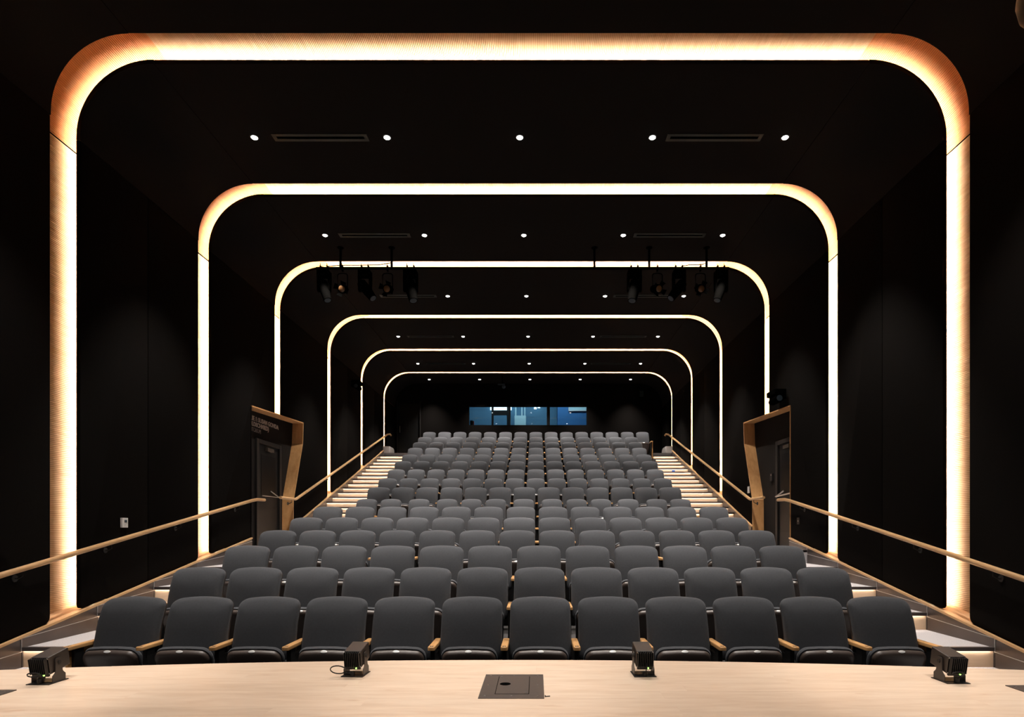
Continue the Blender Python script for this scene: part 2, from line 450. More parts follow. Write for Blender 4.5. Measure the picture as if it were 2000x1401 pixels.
# ------------------------------------------------------------------ alcoves with doors
def mirror(s):       # X of a wall-plane depth on either side
    return (lambda t: XL - t) if s < 0 else (lambda t: XR + t)
for di, (side, X, s) in enumerate(SIDES):
    fx = mirror(s); dp = .232
    # alcove back wall
    part('alcove_panel', B(min(fx(dp), fx(dp + .012)), max(fx(dp), fx(dp + .012)), A0, A1, LAND, 3.83), 'alcove', wall_o[side])
    por = thing('door_portal', 'slanted maple plywood portal lining around the dark doorway on the %s wall' % side, 'door surround', (X, 12.1, LAND), 'maple portals at the two doors')
    def slab(name, p, q, n, th=.022, m='portal'):
        bm = bmesh.new()
        p, q, n = Vector(p), Vector(q), Vector(n)
        prism(bm, [p, q, q + n * th, p + n * th], lambda u, v, t: (X + s * (t - .012), u, v), dp + .012)
        part(name, bm, m, por)
    slab('soffit', (A0, soffit_z(A0)), (A1, soffit_z(A1)), (0, -1))
    slab('jamb', JAMB[0], JAMB[1], (-1, 0)); slab('jamb', JAMB[1], JAMB[2], (-1, .2)); slab('jamb', JAMB[2], JAMB[3], (-1, 0))
    slab('near_jamb', (A0, LAND), (A0, soffit_z(A0)), (1, 0), .005, 'alcove' if s < 0 else 'portal')
    # door in the alcove
    d0, d1 = (11.62, 12.54) if s < 0 else (11.02, 11.94)
    zt = 3.10
    def bx(name, t0, t1, ya, yb, za, zb_, m, par, bev=0):
        return part(name, B(min(fx(t0), fx(t1)), max(fx(t0), fx(t1)), ya, yb, za, zb_, bev), m, par)
    dr = bx('door_%d' % (di + 1), dp - .012, dp - .001, d0, d1, LAND + .005, zt, 'door', None)
    tag(dr, 'dark painted single door with a glazed upper panel in the %s alcove' % side, 'door', kind='structure')
    for nm, ya, yb, za, zb_ in (('door_frame', d0 - .10, d0 - .003, LAND, zt + .09), ('door_frame', d1 + .003, d1 + .10, LAND, zt + .09), ('door_frame', d0 - .003, d1 + .003, zt + .003, zt + .09)):
        bx(nm, dp - .045, dp - .001, ya, yb, za, zb_, 'frame', dr, .006)
    bx('glass_panel', dp - .016, dp - .0125, d0 + .14, d1 - .14, LAND + 1.05, zt - .2, 'doorglass', dr)
    bx('kick_plate', dp - .016, dp - .0125, d0 + .06, d1 - .06, LAND + .03, LAND + .3, 'frame', dr)
    bx('door_closer', dp - .08, dp - .017, d0 + .3, d0 + .58, zt - .12, zt - .05, 'brass', dr, .008)
    # push bar
    ph = bmesh.new(); zz = 2.06
    ya, yb = (d0 + .02, d1 - .12) if s < 0 else (d0 + .1, d1 - .1)
    if s < 0: tube(ph, [(fx(dp - .09), ya, zz), (fx(dp - .09), yb, zz), (fx(dp - .02), yb - .25, zz + .12)], .011)
    else: tube(ph, [(fx(dp - .09), ya, zz + .03), (fx(dp - .10), yb + .05, zz - .01), (fx(dp - .02), yb - .15, zz + .10)], .016)
    part('push_bar', ph, 'chrome', dr, smooth=40)
    if s < 0:
        sg = thing('wall_sign', 'three rows of pale raised capital letters above the dark door', 'sign', (fx(dp), 10.95, 3.3))
        for txt, z_, ext, mm, off, endy in (('LESLIE & SUSAN GONDA', 3.528, .090, 'sign', .0030, 12.57), ('(GOLDSCHMIED)', 3.418, .090, 'sign', .0030, 12.11), ('AUDITORIUM', 3.308, .088, 'signdim', 0, 11.76)):
            cu = bpy.data.curves.new('t', 'FONT'); cu.body = txt; cu.size = ext * 1.35; cu.extrude = .004; cu.offset = off
            to = bpy.data.objects.new('t', cu); COL.objects.link(to)
            bpy.context.view_layer.update()
            me = bpy.data.meshes.new_from_object(to.evaluated_get(bpy.context.evaluated_depsgraph_get()))
            bpy.data.objects.remove(to)
            xs = [v.co.x for v in me.vertices]; x0_, x1_ = min(xs), max(xs)
            st0 = 11.16; sc = (endy - st0) / (x1_ - x0_)
            for v in me.vertices:
                c = v.co.copy()
                v.co = (c.z + .005, (c.x - x0_) * sc + st0 - 10.95, c.y + z_ - 3.3)
            me.materials.clear(); me.materials.append(M[mm])
            o = bpy.data.objects.new('letters', me); COL.objects.link(o); o.parent = sg

# ------------------------------------------------------------------ back wall with booth window
WX0, WX1, WZ0, WZ1 = -2.52, 1.905, 5.274, 5.976
DX0, DX1, DZ = -5.20, -4.37, 6.12
bm = bmesh.new()
for a in ((XL - DEL, DX0, 3.6, ZT + .3), (DX0, DX1, DZ, ZT + .3), (DX1, WX0, 3.6, ZT + .3), (WX0, WX1, 3.6, WZ0), (WX0, WX1, WZ1, ZT + .3), (WX1, XR + DEL, 3.6, ZT + .3)):
    box(bm, a[0], a[1], YB, YB + .15, a[2], a[3])
wb = tag(part('wall_back', bm, 'wall'), kind='structure')
dr = tag(part('door_3', B(DX0, DX1, YB + .09, YB + .13, 4.0, DZ), 'door'), 'black door recessed in the far back wall beside the left stair top', 'door', kind='structure')
part('door_frame', B(DX1, DX1 + .035, YB - .02, YB, 4.0, DZ + .05), 'frame', dr); part('door_frame', B(DX0 - .035, DX0, YB - .02, YB, 4.0, DZ + .05), 'frame', dr)
part('door_handle', T([(DX0 + .07, YB + .05, 5.0), (DX0 + .07, YB + .05, 5.25)], .012), 'chrome', dr)
win = tag(part('window_1', B(WX0 - .03, WX1 + .03, YB + .02, YB + .12, WZ0 - .04, WZ0), 'metal_dk'), 'long three-pane control booth window glowing blue in the back wall', 'window', kind='structure')
px = lambda x, y=YB: (x - PX) * y / F
pz = lambda yy, y=YB: ZC_CAM + (PY - yy) * y / F
for a, b in ((WX0, px(995)), (px(997), px(1068)), (px(1074), WX1)):
    part('pane', B(a, b, YB + .06, YB + .068, WZ0, WZ1), 'glass', win)
for a, b in ((px(995), px(997)), (px(1068), px(1074)), (WX0 - .05, WX0), (WX1, WX1 + .05)):
    part('mullion', B(a, b, YB + .02, YB + .12, WZ0, WZ1), 'metal_dk', win)
part('head_frame', B(WX0 - .03, WX1 + .03, YB + .02, YB + .12, WZ1, WZ1 + .04), 'metal_dk', win)
# booth room
bw = tag(part('wall_booth', B(-4.2, .9, 25.2, 25.3, 4, 7.6), 'booth'), kind='structure')
tag(part('wall_booth_right', B(.9, 4.0, 24.6, 24.7, 4, 7.6), 'boothr'), kind='structure')
tag(part('wall_booth_side', B(-4.3, -4.2, YB + .15, 25.3, 4, 7.6), 'booth'), kind='structure')
tag(part('wall_booth_far', B(4.0, 4.1, YB + .15, 25.3, 4, 7.6), 'boothr'), kind='structure')
tag(part('floor_booth', B(-4.3, 4.1, YB + .15, 25.3, 3.9, 4.0), 'dcarpet'), kind='structure')
tag(part('ceiling_booth', B(-4.3, 4.1, YB + .15, 25.3, 7.6, 7.7), 'booth'), kind='structure')
al = bpy.data.lights.new('booth_ceiling_lamp', 'AREA'); al.shape = 'RECTANGLE'; al.size = 5.0; al.size_y = .5; al.energy = 110; al.color = (.72, .9, 1)
ao = bpy.data.objects.new('booth_ceiling_lamp', al); COL.objects.link(ao); ao.location = (-.3, 23.6, 7.5)
YQ = 24.6
def bq(name, x0, x1, y0, y1, m, par, d0=YQ, dep=.3):
    return part(name, B(px(x0, d0), px(x1, d0), d0, d0 + dep, pz(y1, d0), pz(y0, d0)), m, par)
cab = thing('booth_cabinet', 'pale equipment cabinet with tall posts seen through the booth window', 'cabinet', (px(1016, YQ), YQ, 4.0))
part('cabinet_body', B(px(1005, YQ), px(1027, YQ), YQ, YQ + .4, 4.0, pz(812, YQ)), 'pale', cab)
for a, b in ((1006, 1008.5), (1018, 1020.5), (1024, 1026)): bq('post', a, b, 786, 812, 'pale', cab, YQ, .08)
bd = thing('booth_partition', 'black framed partition standing inside the control booth', 'partition', (px(978, 24.0), 24.0, 4.0))
for nm, a, b, c, d in (('upright', 960, 964, 780, 845), ('upright', 990, 996, 780, 845), ('crossbar', 964, 990, 802, 811)):
    bq(nm, a, b, c, d, 'black', bd, 24.0, .08)
for x0, x1, nm, d in ((957.5, 999, 'wide', 25.14),):
    fl = thing('booth_light_panel', 'bright pale light panel high behind the black booth partition', 'light', (px(978, d), d, pz(797, d)))
    bq('diffuser', x0, x1, 780, 801, 'tubelight', fl, d, .06)
fl = thing('booth_light_panel', 'small bright twin light at the top of the middle booth pane', 'light', (px(1049, d), d, pz(795, d)))
bq('diffuser', 1043, 1048, 786, 799, 'tubelight', fl, d, .06); bq('diffuser', 1050, 1055, 786, 797, 'tubelight', fl, d, .06)
wb_ = thing('booth_whiteboard', 'white framed pale board high in the right booth pane', 'board', (px(1128, 24.5), 24.5, pz(802, 24.5)))
bq('board', 1112, 1150, 784, 801.5, 'pale', wb_, 24.56, .04); bq('frame', 1110.5, 1150, 801.5, 803, 'white', wb_, 24.54, .06); bq('frame', 1110.5, 1112, 784, 801.5, 'white', wb_, 24.54, .06)
ex = thing('booth_bottle', 'small black and red canister at the left end of the booth window', 'canister', (px(922, 23), 23, 4.0))
bmx = bmesh.new(); disc(bmx, (px(921, 23), 23, 4.0), (0, 0, 1), .06, pz(822, 23) - 4.0, 14); part('can', bmx, 'black', ex, smooth=40)
bmx = bmesh.new(); disc(bmx, (px(924.5, 23), 23, 4.0), (0, 0, 1), .03, pz(823, 23) - 4.0, 10); part('side_grip', bmx, 'red', ex, smooth=40)

# ------------------------------------------------------------------ seating platforms and rows
ROWY = [5.32 + .99 * k for k in range(6)] + [12.58 + .8455 * k for k in range(10)]
TOPPX = [1166, 1109, 1067, 1037, 1012, 991, 976, 953, 935.5, 918, 902, 889, 876, 865, 855, 845]
ROWZ = [ZC_CAM - (p - PY) * y / F - 1.0 for p, y in zip(TOPPX, ROWY)]
ROWZ[6] = LAND
ROWN = [12] * 3 + [13] * 5 + [14] * 7 + [15]
ROWP = [.605, .6025, .598, .5585, .5565, .559, .558, .553, .5125, .511, .5145, .514, .517, .521, .523, .522]
SIZE = [0] * 3 + [1] * 3 + [2] + [1] + [2] * 8
SXC = -.265
BX0, BX1 = SXC - 3.72, SXC + 3.72
for k in range(16):
    y0 = ROWY[k - 1] + .05 if k else 3.4
    y1 = ROWY[k] + .05
    if k == 6: y0 = ROWY[5] + .05
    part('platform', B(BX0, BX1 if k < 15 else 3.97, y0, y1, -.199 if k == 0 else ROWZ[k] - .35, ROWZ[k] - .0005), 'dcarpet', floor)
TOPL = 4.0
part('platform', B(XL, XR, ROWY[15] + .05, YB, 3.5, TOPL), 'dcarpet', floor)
# cross-aisle landing (carpet) reaching into the alcoves
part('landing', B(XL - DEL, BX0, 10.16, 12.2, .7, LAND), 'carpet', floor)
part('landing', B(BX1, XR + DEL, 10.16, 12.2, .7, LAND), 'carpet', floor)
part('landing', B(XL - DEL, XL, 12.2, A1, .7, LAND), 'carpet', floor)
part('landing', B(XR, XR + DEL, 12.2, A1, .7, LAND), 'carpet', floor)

part('aisle_floor', B(XL, BX0, 2.9, 4.99, -.199, -.194), 'carpet', floor); part('aisle_floor', B(BX1, XR, 2.9, 4.99, -.199, -.194), 'carpet', floor)
# aisle steps
FR = [(4.96 + 1.04 * j, -.008 + .2035 * j) for j in range(5)]      # front flight nosings
UP = [(12.62 + .4225 * j, 1.335 + .14775 * j) for j in range(-1, 19)]
def nose(xa, xb, y, z, tr):
    bm = bmesh.new(); box(bm, xa, xb, y, y + .004, z - .034, z + .004); box(bm, xa, xb, y + .004, y + .05, z - .012, z + .004)
    part('nosing', bm, 'nosing', tr)
    part('riser_fill_strip', B(xa + .02, xb - .06, y + .006, y + .018, z - .020, z - .013), 'step', tr)  # unseen emitter added under each nosing to light its riser
for side, X, s in SIDES:
    x0, x1 = (XL, BX0) if s < 0 else (BX1, XR)
    st = thing('aisle_stairs', 'carpeted aisle stairs with pale wood risers along the %s wall' % side, 'stairs', ((x0 + x1) / 2, 4.96, -.199), 'aisle stairs beside the seating block')
    seq = [(y, z, (FR[i + 1][0] if i < 4 else 10.16), z - (.2035 if i else .19)) for i, (y, z) in enumerate(FR)]
    seq.append((10.16, LAND, 10.3, FR[-1][1]))
    for i, (y, z) in enumerate(UP):
        yn = UP[i + 1][0] if i < len(UP) - 1 else ROWY[15] + .06
        zb_ = UP[i - 1][1] if i else LAND
        seq.append((y, z, max(yn, y + .05), zb_))
    for y, z, yn, zb_ in seq:
        xq0 = 3.97 if (s > 0 and y > 19.6) else x0
        if y > 19.6 and s > 0:
            tr = part('step', B(xq0, x1, y + .035, yn + .04, z - .12, z), 'carpet', st)
            nose(xq0, x1, y, z, tr)
            part('riser', B(xq0, x1, y + .022, y + .034, zb_, z - .012), 'riser', tr)
            continue
        if y == 10.16: tr = part('step', B(x0, x1, y + .03, yn, z - .03, z + .002), 'carpet', st)
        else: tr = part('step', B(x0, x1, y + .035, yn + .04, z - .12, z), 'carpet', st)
        nose(x0, x1, y, z, tr)
        part('riser', B(x0, x1, y + .022, y + .034, zb_, z - .012), 'riser', tr)
    # steel skirting
    sk = thing('steel_skirting', 'stepped blackened steel skirting panels below the %s wall' % side, 'skirting', (X, 5, -.199), 'steel skirting beside the stairs')
    def plate(pts, t0, t1, m='steel', name='skirting_panel'):
        bm = bmesh.new()
        prism(bm, pts, lambda u, v, t: (X - s * t1 + s * t * 1.0, u, v), t1 - t0, .0015)
        return part(name, bm, m, sk)
    ys = [3.9] + [y for y, z in FR] + [10.16, A0 - .01]
    zs = [-.199] + [z for y, z in FR] + [LAND]
    for j in range(len(ys) - 1):
        ya, yb = ys[j] + .006, ys[j + 1] - .002
        zt_ = zs[j] + .105
        zb_ = zs[j] - .23
        top = lambda yy: min(zs[j] + .105 + (yy - ya) * .05, trim_z(yy) - .03)
        if trim_z(ya) - .03 > zb_ + .05:
            plate([(ya, max(zb_, -.19)), (yb, max(zb_, -.19)), (yb, top(yb)), (ya, top(ya))], .0, .030)
        ua, ub = max(ya, 3.9), yb
        if trim_z(ub) - .03 - top(ub) > .02:
            pts = [(ua, top(ua) + .006), (ub, top(ub) + .006), (ub, trim_z(ub) - .03), (ua, max(trim_z(ua) - .03, top(ua) + .008))]
            plate(pts, .0, .026)
            plate([(ua, top(ua)), (ub, top(ub)), (ub, top(ub) + .0055), (ua, top(ua) + .0055)], 0, .033, 'joint', 'edge_strip')
        if j + 1 < len(ys) - 1:
            z2 = zs[j + 1]
            plate([(ys[j + 1] - .0015, top(yb)), (ys[j + 1] + .004, top(yb)), (ys[j + 1] + .004, min(z2 + .105, trim_z(ys[j + 1]) - .03)), (ys[j + 1] - .0015, min(z2 + .105, trim_z(ys[j + 1]) - .03))], 0, .033, 'joint', 'edge_strip')
    for a, b in ((12.80, 14.9), (14.906, 17.0), (17.006, 19.0), (19.006, 20.3)):
        plate([(a, trim_z(a) - .42), (b, trim_z(b) - .42), (b, trim_z(b) - .03), (a, trim_z(a) - .03)], 0, .03)
    # rounded end of the kerb at the stair top
    bm = bmesh.new()
    prism(bm, round_poly([(20.3, TOPL), (20.95, TOPL), (20.95, TOPL + .24), (20.3, TOPL + .24)], [0, 0, .2, 0], 8), lambda u, v, t: (X - s * .24 + s * t, u, v), .24, .02)
    part('kerb_end', bm, 'kerb', sk, smooth=50)
    # wooden trim on top of the skirting
    for nm, ya, yb in (('trim_1', 3.4, A0), ('trim_2', 12.77, 20.4)):
        bm = bmesh.new()
        prism(bm, [(ya, trim_z(ya) - .03), (yb, trim_z(yb) - .03), (yb, trim_z(yb) - .004), (ya, trim_z(ya) - .004)], lambda u, v, t: (X - s * .034 + s * t, u, v), .034)
        nm2 = nm if s < 0 else {'trim_1': 'trim_3', 'trim_2': 'trim_4'}[nm]
        tag(part(nm2, bm, 'rail'), kind='structure')

# ------------------------------------------------------------------ theatre seats
def loft(rings, cap0=True, cap1=True, bm=None):
    bm = bm or bmesh.new()
    vr = [[bm.verts.new(p) for p in r] for r in rings]
    n = len(vr[0])
    for a, b in zip(vr[:-1], vr[1:]):
        for i in range(n): bm.faces.new((a[i], a[(i + 1) % n], b[(i + 1) % n], b[i]))
    if cap0: bm.faces.new(list(reversed(vr[0])))
    if cap1: bm.faces.new(vr[-1])
    return bm
def back_outline(hw, H, ins, rc, crown, bot=1.02, rb=.04):
    """closed outline (x,z), z from 0 (bottom) to H"""
    pts = []
    h0, h1 = 0 + ins, H - ins
    W1 = hw - ins; W0 = hw * bot - ins
    n = 8
    right = []
    # bottom right corner
    for k in range(4):
        t = -math.pi / 2 + (math.pi / 2) * k / 3
        right.append((W0 - rb + rb * math.cos(t), h0 + rb + rb * math.sin(t)))
    for k in range(1, 4):
        f = k / 4
        right.append((W0 + (W1 - W0) * min(1, f * 1.15), h0 + rb + (h1 - rc - crown - h0 - rb) * f))
    zc_ = h1 - crown - rc * .82
    for k in range(n + 1):
        t = (math.pi / 2) * k / n
        right.append((W1 - rc + rc * math.cos(t) ** .8, zc_ + rc * .82 * math.sin(t) ** .9))
    for k in (1, 2, 3):
        xx = (W1 - rc) * (1 - k / 4)
        right.append((xx, zc_ + rc * .82))
    out = []
    for x, z in right:
        out.append((x, z + crown * (1 - (x / W1) ** 2) * max(0, (z - h1 * .55) / (h1 * .45 - crown)) if True else 0))
    left = [(-x, z) for x, z in reversed(out)]
    return out + [(0, h1)] + left
RECL = math.radians(12.5)
def make_seat_meshes(hw, pitch):
    """one size of theatre seat, facing -Y; top of the back at (0,0,1.0)"""
    ms = {}
    H = .56
    Mb = Matrix.Translation((0, 0, 1.0)) @ Matrix.Rotation(-RECL, 4, 'X') @ Matrix.Translation((0, 0, -H))
    def bend(bm):
        bf = lambda t: .072 * max(0.0, (t - .40) / .60) ** 2.4
        for v in bm.verts: v.co.y += bf(v.co.z / H) - bf(1.0)
    def ring(ins, y, rc): return [Vector((x, y, z)) for x, z in back_outline(hw, H, ins, rc, .030)]
    def dome(ins, yedge, extra):     # crowned front ring
        return [Vector((x, yedge, z)) for x, z in back_outline(hw, H, ins, max(.05, .105 - ins * .5), .022)]
    rings = [ring(.004, .0, .078), ring(0, -.012, .082), ring(0, -.040, .082), ring(.006, -.058, .08), ring(.020, -.072, .078), ring(.05, -.081, .08), ring(.10, -.086, .055)]
    rings += [[Vector((p.x * q, -.087 - .002 * (1 - q), H * .5 + (p.z - H * .5) * q)) for p in rings[6]] for q in (.8, .6, .4, .2, .05)]
    bm = loft(rings); bend(bm); bmesh.ops.transform(bm, matrix=Mb, verts=bm.verts)
    ms['backrest'] = to_mesh('backrest', bm, 'fabric', 60)
    rings = [ring(.03, .040, .07), ring(.012, .034, .078), ring(.006, .016, .08), ring(.008, .001, .08)]
    rings = [[Vector((p.x * q, .041, H * .5 + (p.z - H * .5) * q)) for p in rings[0]] for q in (.1, .4, .7)] + rings
    bm = loft(rings); bend(bm); bmesh.ops.transform(bm, matrix=Mb, verts=bm.verts)
    ms['back_shell'] = to_mesh('back_shell', bm, 'plastic', 60)
    # tip-up pan: local u across, v along the pan, w thickness (towards the underside)
    pw = hw * .88; L = .41
    piv = Vector((0, -.235, .225)); tip = Vector((0, -.382, .575))
    ax = (tip - piv).normalized(); nrm = Vector((0, -ax.z, ax.y))     # underside, facing the stage
    def pan_ring(ins, w_, r):
        a = pw - ins; l1 = L - ins; pts = []
        def P(x, v): pts.append(piv + ax * v + Vector((x, 0, 0)) + nrm * w_)
        P(-a * .94, ins * .3)
        P(a * .94, ins * .3)
        for k in range(7):
            t = math.pi / 2 * k / 6
            P(a - r + r * math.cos(t), l1 - r + r * math.sin(t) - .012 * (1 - math.sin(t)))
        P(a * .3, l1 + .006); P(-a * .3, l1 + .006)
        for k in range(7):
            t = math.pi / 2 + math.pi / 2 * k / 6
            P(-a + r + r * math.cos(t), l1 - r + r * math.sin(t) - .012 * (1 - math.sin(t)))
        return pts
    bm = loft([pan_ring(.05, -.058, .06), pan_ring(.014, -.052, .075), pan_ring(0, -.036, .08), pan_ring(-.004, -.02, .08), pan_ring(.0, -.002, .078)])
    ms['seat_cushion'] = to_mesh('seat_cushion', bm, 'fabric', 60)
    bm = loft([pan_ring(.012, 0, .066), pan_ring(.008, .012, .066), pan_ring(.012, .034, .064), pan_ring(.024, .046, .058), pan_ring(.05, .052, .045)])
    ms['seat_shell'] = to_mesh('seat_shell', bm, 'plastic', 50)
    bm = bmesh.new()
    c = piv + ax * (L - .006) + nrm * .028
    d = (ax * .8 + nrm * .6).normalized(); e = Vector((1, 0, 0)); g = d.cross(e).normalized()
    r0 = [c + e * math.cos(2 * math.pi * k / 16) * .029 + g * math.sin(2 * math.pi * k / 16) * .012 - d * .006 for k in range(16)]
    r1 = [p + d * .011 for p in r0]
    r2 = [c + d * .007 + (p - c - d * .005) * .7 for p in r1]
    ms['number_plate'] = to_mesh('number_plate', loft([r0, r1, r2]), 'plate', 50)
    # armrest, standard, marking (centred on x = 0, placed at the seat's side)
    pts = round_poly([(-.0295, -.48), (.0295, -.48), (.0295, -.08), (-.0295, -.08)], [.022, .022, .02, .02], 4)
    bm = prism(bmesh.new(), pts, lambda u, v, t: (u, v, .640 - t), .030, .007)
    ms['armrest'] = to_mesh('armrest', bm, 'arm', 50)
    bm = bmesh.new()
    for dx in (-.0085, .0085):
        for dy in (-.012, .0, .012):
            box(bm, dx - .006, dx + .006, -.445 + dy - .0045, -.445 + dy + .0045, .6398, .6405)
    ms['arm_marking'] = to_mesh('arm_marking', bm, 'black')
    bm = bmesh.new()
    box(bm, -.019, .019, -.40, -.30, .30, .612, None, .004)
    box(bm, -.016, .016, -.31, -.13, .0, .55, None, .004)
    box(bm, -.03, .03, -.36, -.06, .0, .02, None, .004)
    ms['standard'] = to_mesh('standard', bm, 'standard')
    bm = bmesh.new()
    pts = round_poly([(-.44, .02), (-.07, .02), (-.10, .61), (-.44, .61)], [.02, .02, .02, .02], 3)
    prism(bm, pts, lambda u, v, t: (-.011 + t, u, v), .022, .004)
    ms['end_panel'] = to_mesh('end_panel', bm, 'arm', 40)
    return ms
SEAT = [make_seat_meshes(.267, .602), make_seat_meshes(.247, .557), make_seat_meshes(.217, .516)]
ROWNAME = ['front row', 'second row'] + ['%s row from the stage' % ORD[k] for k in range(2, 15)] + ['back row']
def put(name, me, parent, x=0.0):
    o = bpy.data.objects.new(name, me); COL.objects.link(o); o.parent = parent; o.location = (x, 0, 0); return o
R7 = [168, 302, 458, 613, 748, 882, 1037, 1193, 1330, 1465, 1615, 1773, 1905]
for k in range(16):
    n, p, y, z, ms = ROWN[k], ROWP[k], ROWY[k], ROWZ[k], SEAT[SIZE[k]]
    xs = [SXC + (i - (n - 1) / 2) * p for i in range(n)]
    if k == 15: xs = [SXC + (i - 6.5) * p for i in range(15)]
    if k == 6: xs = [(680 + .35 * (e - 57) - PX) * y / F for e in R7]
    grp = 'charcoal theatre seats in the ' + ROWNAME[k]
    for i, x in enumerate(xs):
        pos = ORD[i] + ' from left'
        lab = 'charcoal upholstered tip-up theatre seat, %s in the %s' % (pos, ROWNAME[k])
        if i == n - 1: lab = 'charcoal upholstered tip-up theatre seat at the right end of the ' + ROWNAME[k]
        st = thing('theatre_seat', lab, 'seat', (x, y, z), grp)
        for nm in ('backrest', 'back_shell', 'seat_cushion', 'seat_shell', 'number_plate'): put(nm, ms[nm], st)
        lx = -p / 2 if i == 0 else -(x - xs[i - 1]) / 2
        put('standard', ms['standard'], st, lx)
        a = put('armrest', ms['armrest'], st, lx); put('arm_marking', ms['arm_marking'], a)
        if i == 0: put('end_panel', ms['end_panel'], st, lx - .02)
        if i == n - 1:
            put('standard', ms['standard'], st, p / 2); a = put('armrest', ms['armrest'], st, p / 2); put('arm_marking', ms['arm_marking'], a)
            put('end_panel', ms['end_panel'], st, p / 2 + .02)

# ------------------------------------------------------------------ handrails
for side, X, s in SIDES:
    xr = X - s * .085
    def rail(lab, pts, brk, group='wooden handrails on the side walls'):
        pts = [(xr if len(q) == 2 else q[2], q[0], q[1]) for q in pts]
        r = thing('handrail', lab, 'handrail', pts[0], group)
        part('rail', T(pts, .029, 14), 'rail', r, smooth=50)
        for y in brk:
            z = None
            for a, b in zip(pts[:-1], pts[1:]):
                if a[1] <= y <= b[1]: z = a[2] + (b[2] - a[2]) * (y - a[1]) / (b[1] - a[1])
            bm = T([(xr, y, z - .02), (xr, y, z - .075), (X - s * .035, y, z - .10), (X - s * .0, y, z - .10)], .008, 8)
            disc(bm, (X - s * .001, y, z - .10), (-s, 0, 0), .035, .010, 14)
            part('bracket', bm, 'black', r, smooth=40)
    rz = lambda y: ZC_CAM - .473 + .19 * (y - 5.69)
    rail('long wooden handrail sloping along the %s wall beside the front rows' % side, [(4.3, rz(4.3)), (10.75, rz(10.75)), (10.95, rz(10.95) - .01), (11.25, rz(10.95) - .005)], (4.7, 5.95, 7.2, 8.6, 10.3))
    xi = X - s * .30
    y0, z0 = 12.72, ZC_CAM + .605
    zf = lambda y: z0 + (y - y0) * .338
    rail('upper wooden handrail climbing the %s wall beyond the door portal' % side, [(11.95, z0), (y0 - .03, z0), (y0 + .05, z0 + .02), (20.55, zf(20.55)), (20.75, zf(20.7), X - s * .12), (20.85, zf(20.6), X - s * .14)], (12.5, 14.75, 16.6, 18.8, 20.1))

# ------------------------------------------------------------------ stage
SR = 15.7; SCX = -.13
def edge(x): return 3.303 - (SR - math.sqrt(max(0, SR * SR - (x - SCX) ** 2)))
stg = thing('stage', 'pale maple plank stage floor with a gently curved front edge', 'stage', (SCX, 2.3, -.199))
x_lo, x_hi = XL + .001, XR - .001
bm = bmesh.new()
N = 40
pts = [(x_lo, -2.4)] + [(x_hi, -2.4)] + [(x_hi + (x_lo - x_hi) * k / N, edge(x_hi + (x_lo - x_hi) * k / N) - .012) for k in range(N + 1)]
prism(bm, pts, lambda u, v, t: (u, v, STAGE_Z - .022 - t), STAGE_Z + .2 - .024)
part('stage_body', bm, 'black', stg)
pw = .118; yy = 1.50
rowi = 0
while yy < 3.32:
    x = x_lo + random.uniform(-2.0, -.2)
    while x < x_hi:
        ln = random.uniform(1.5, 3.0)
        a, b = max(x, x_lo), min(x + ln, x_hi)
        x += ln
        if b - a < .05: continue
        vis = [a + (b - a) * q / 400 for q in range(401) if edge(a + (b - a) * q / 400) > yy + .002]
        if len(vis) < 3: continue
        a, b = vis[0], vis[-1]
        n = max(2, int((b - a) / .1))
        top = []
        for k in range(n + 1):
            xx = a + .0001 + (b - a - .0002) * k / n
            top.append((xx, min(yy + pw - .0001, edge(xx))))
        if max(t[1] for t in top) < yy + .004: continue
        top = [(xx, max(t, yy + .0015)) for xx, t in top]
        pts = [(a + .0001, yy), (b - .0001, yy)] + list(reversed(top))
        part('plank', prism(bmesh.new(), pts, lambda u, v, t: (u, v, STAGE_Z - t), .0215, 0), 'stage', stg)
    yy += pw; rowi += 1
# rest of the deck behind the camera
part('rear_deck', B(x_lo, x_hi, -2.4, 1.4995, STAGE_Z - .0215, STAGE_Z), 'stage', stg)

# floor boxes set in the stage
def floor_box(lab, x0, x1, y0, y1, full=True):
    fb = thing('floor_box', lab, 'floor box', ((x0 + x1) / 2, (y0 + y1) / 2, STAGE_Z), 'black floor box plates in the stage')
    part('cover_plate', B(x0, x1, y0, y1, STAGE_Z - .001, STAGE_Z + .004, .0012), 'floorbox', fb)
    sc = []
    mx = (x0 + x1) / 2; my = (y0 + y1) / 2
    for a in (x0 + .028, mx, x1 - .028):
        for b in (y0 + .03, my, y1 - .03):
            if a == mx and b == my: continue
            bm = bmesh.new(); disc(bm, (a, b, STAGE_Z + .0035), (0, 0, 1), .0038, .002, 10); part('screw', bm, 'chrome', fb)
    ix0, ix1, iy0, iy1 = x0 + .072, x1 - .07, y0 + .06, y1 - .045
    part('lid_gap', B(ix0 - .003, ix1 + .003, iy0 - .003, iy1 + .003, STAGE_Z + .0035, STAGE_Z + .0043), 'ventdark', fb)
    lid = part('lid', B(ix0, ix1, iy0, iy1, STAGE_Z + .0035, STAGE_Z + .0052), 'floorbox', fb)
    bm = bmesh.new(); disc(bm, (ix0 + .036, (iy0 + iy1) / 2 + .01, STAGE_Z + .0045), (0, 0, 1), .026, .0012, 24); part('cable_hole', bm, 'ventdark', lid)
    for a, b in ((ix0 + .012, iy1 - .012), (ix1 - .012, iy0 + .014)):
        bm = bmesh.new(); disc(bm, (a, b, STAGE_Z + .0048), (0, 0, 1), .0035, .002, 10); part('screw', bm, 'chrome', lid)
floor_box('black metal floor box plate at the middle of the stage', -.254, .036, 2.556, 2.966)
floor_box('black metal floor box plate cut by the left edge of the photo', -2.674, -2.384, 2.277, 2.687)
floor_box('black metal floor box plate cut by the right edge of the photo', 2.216, 2.506, 2.355, 2.765)
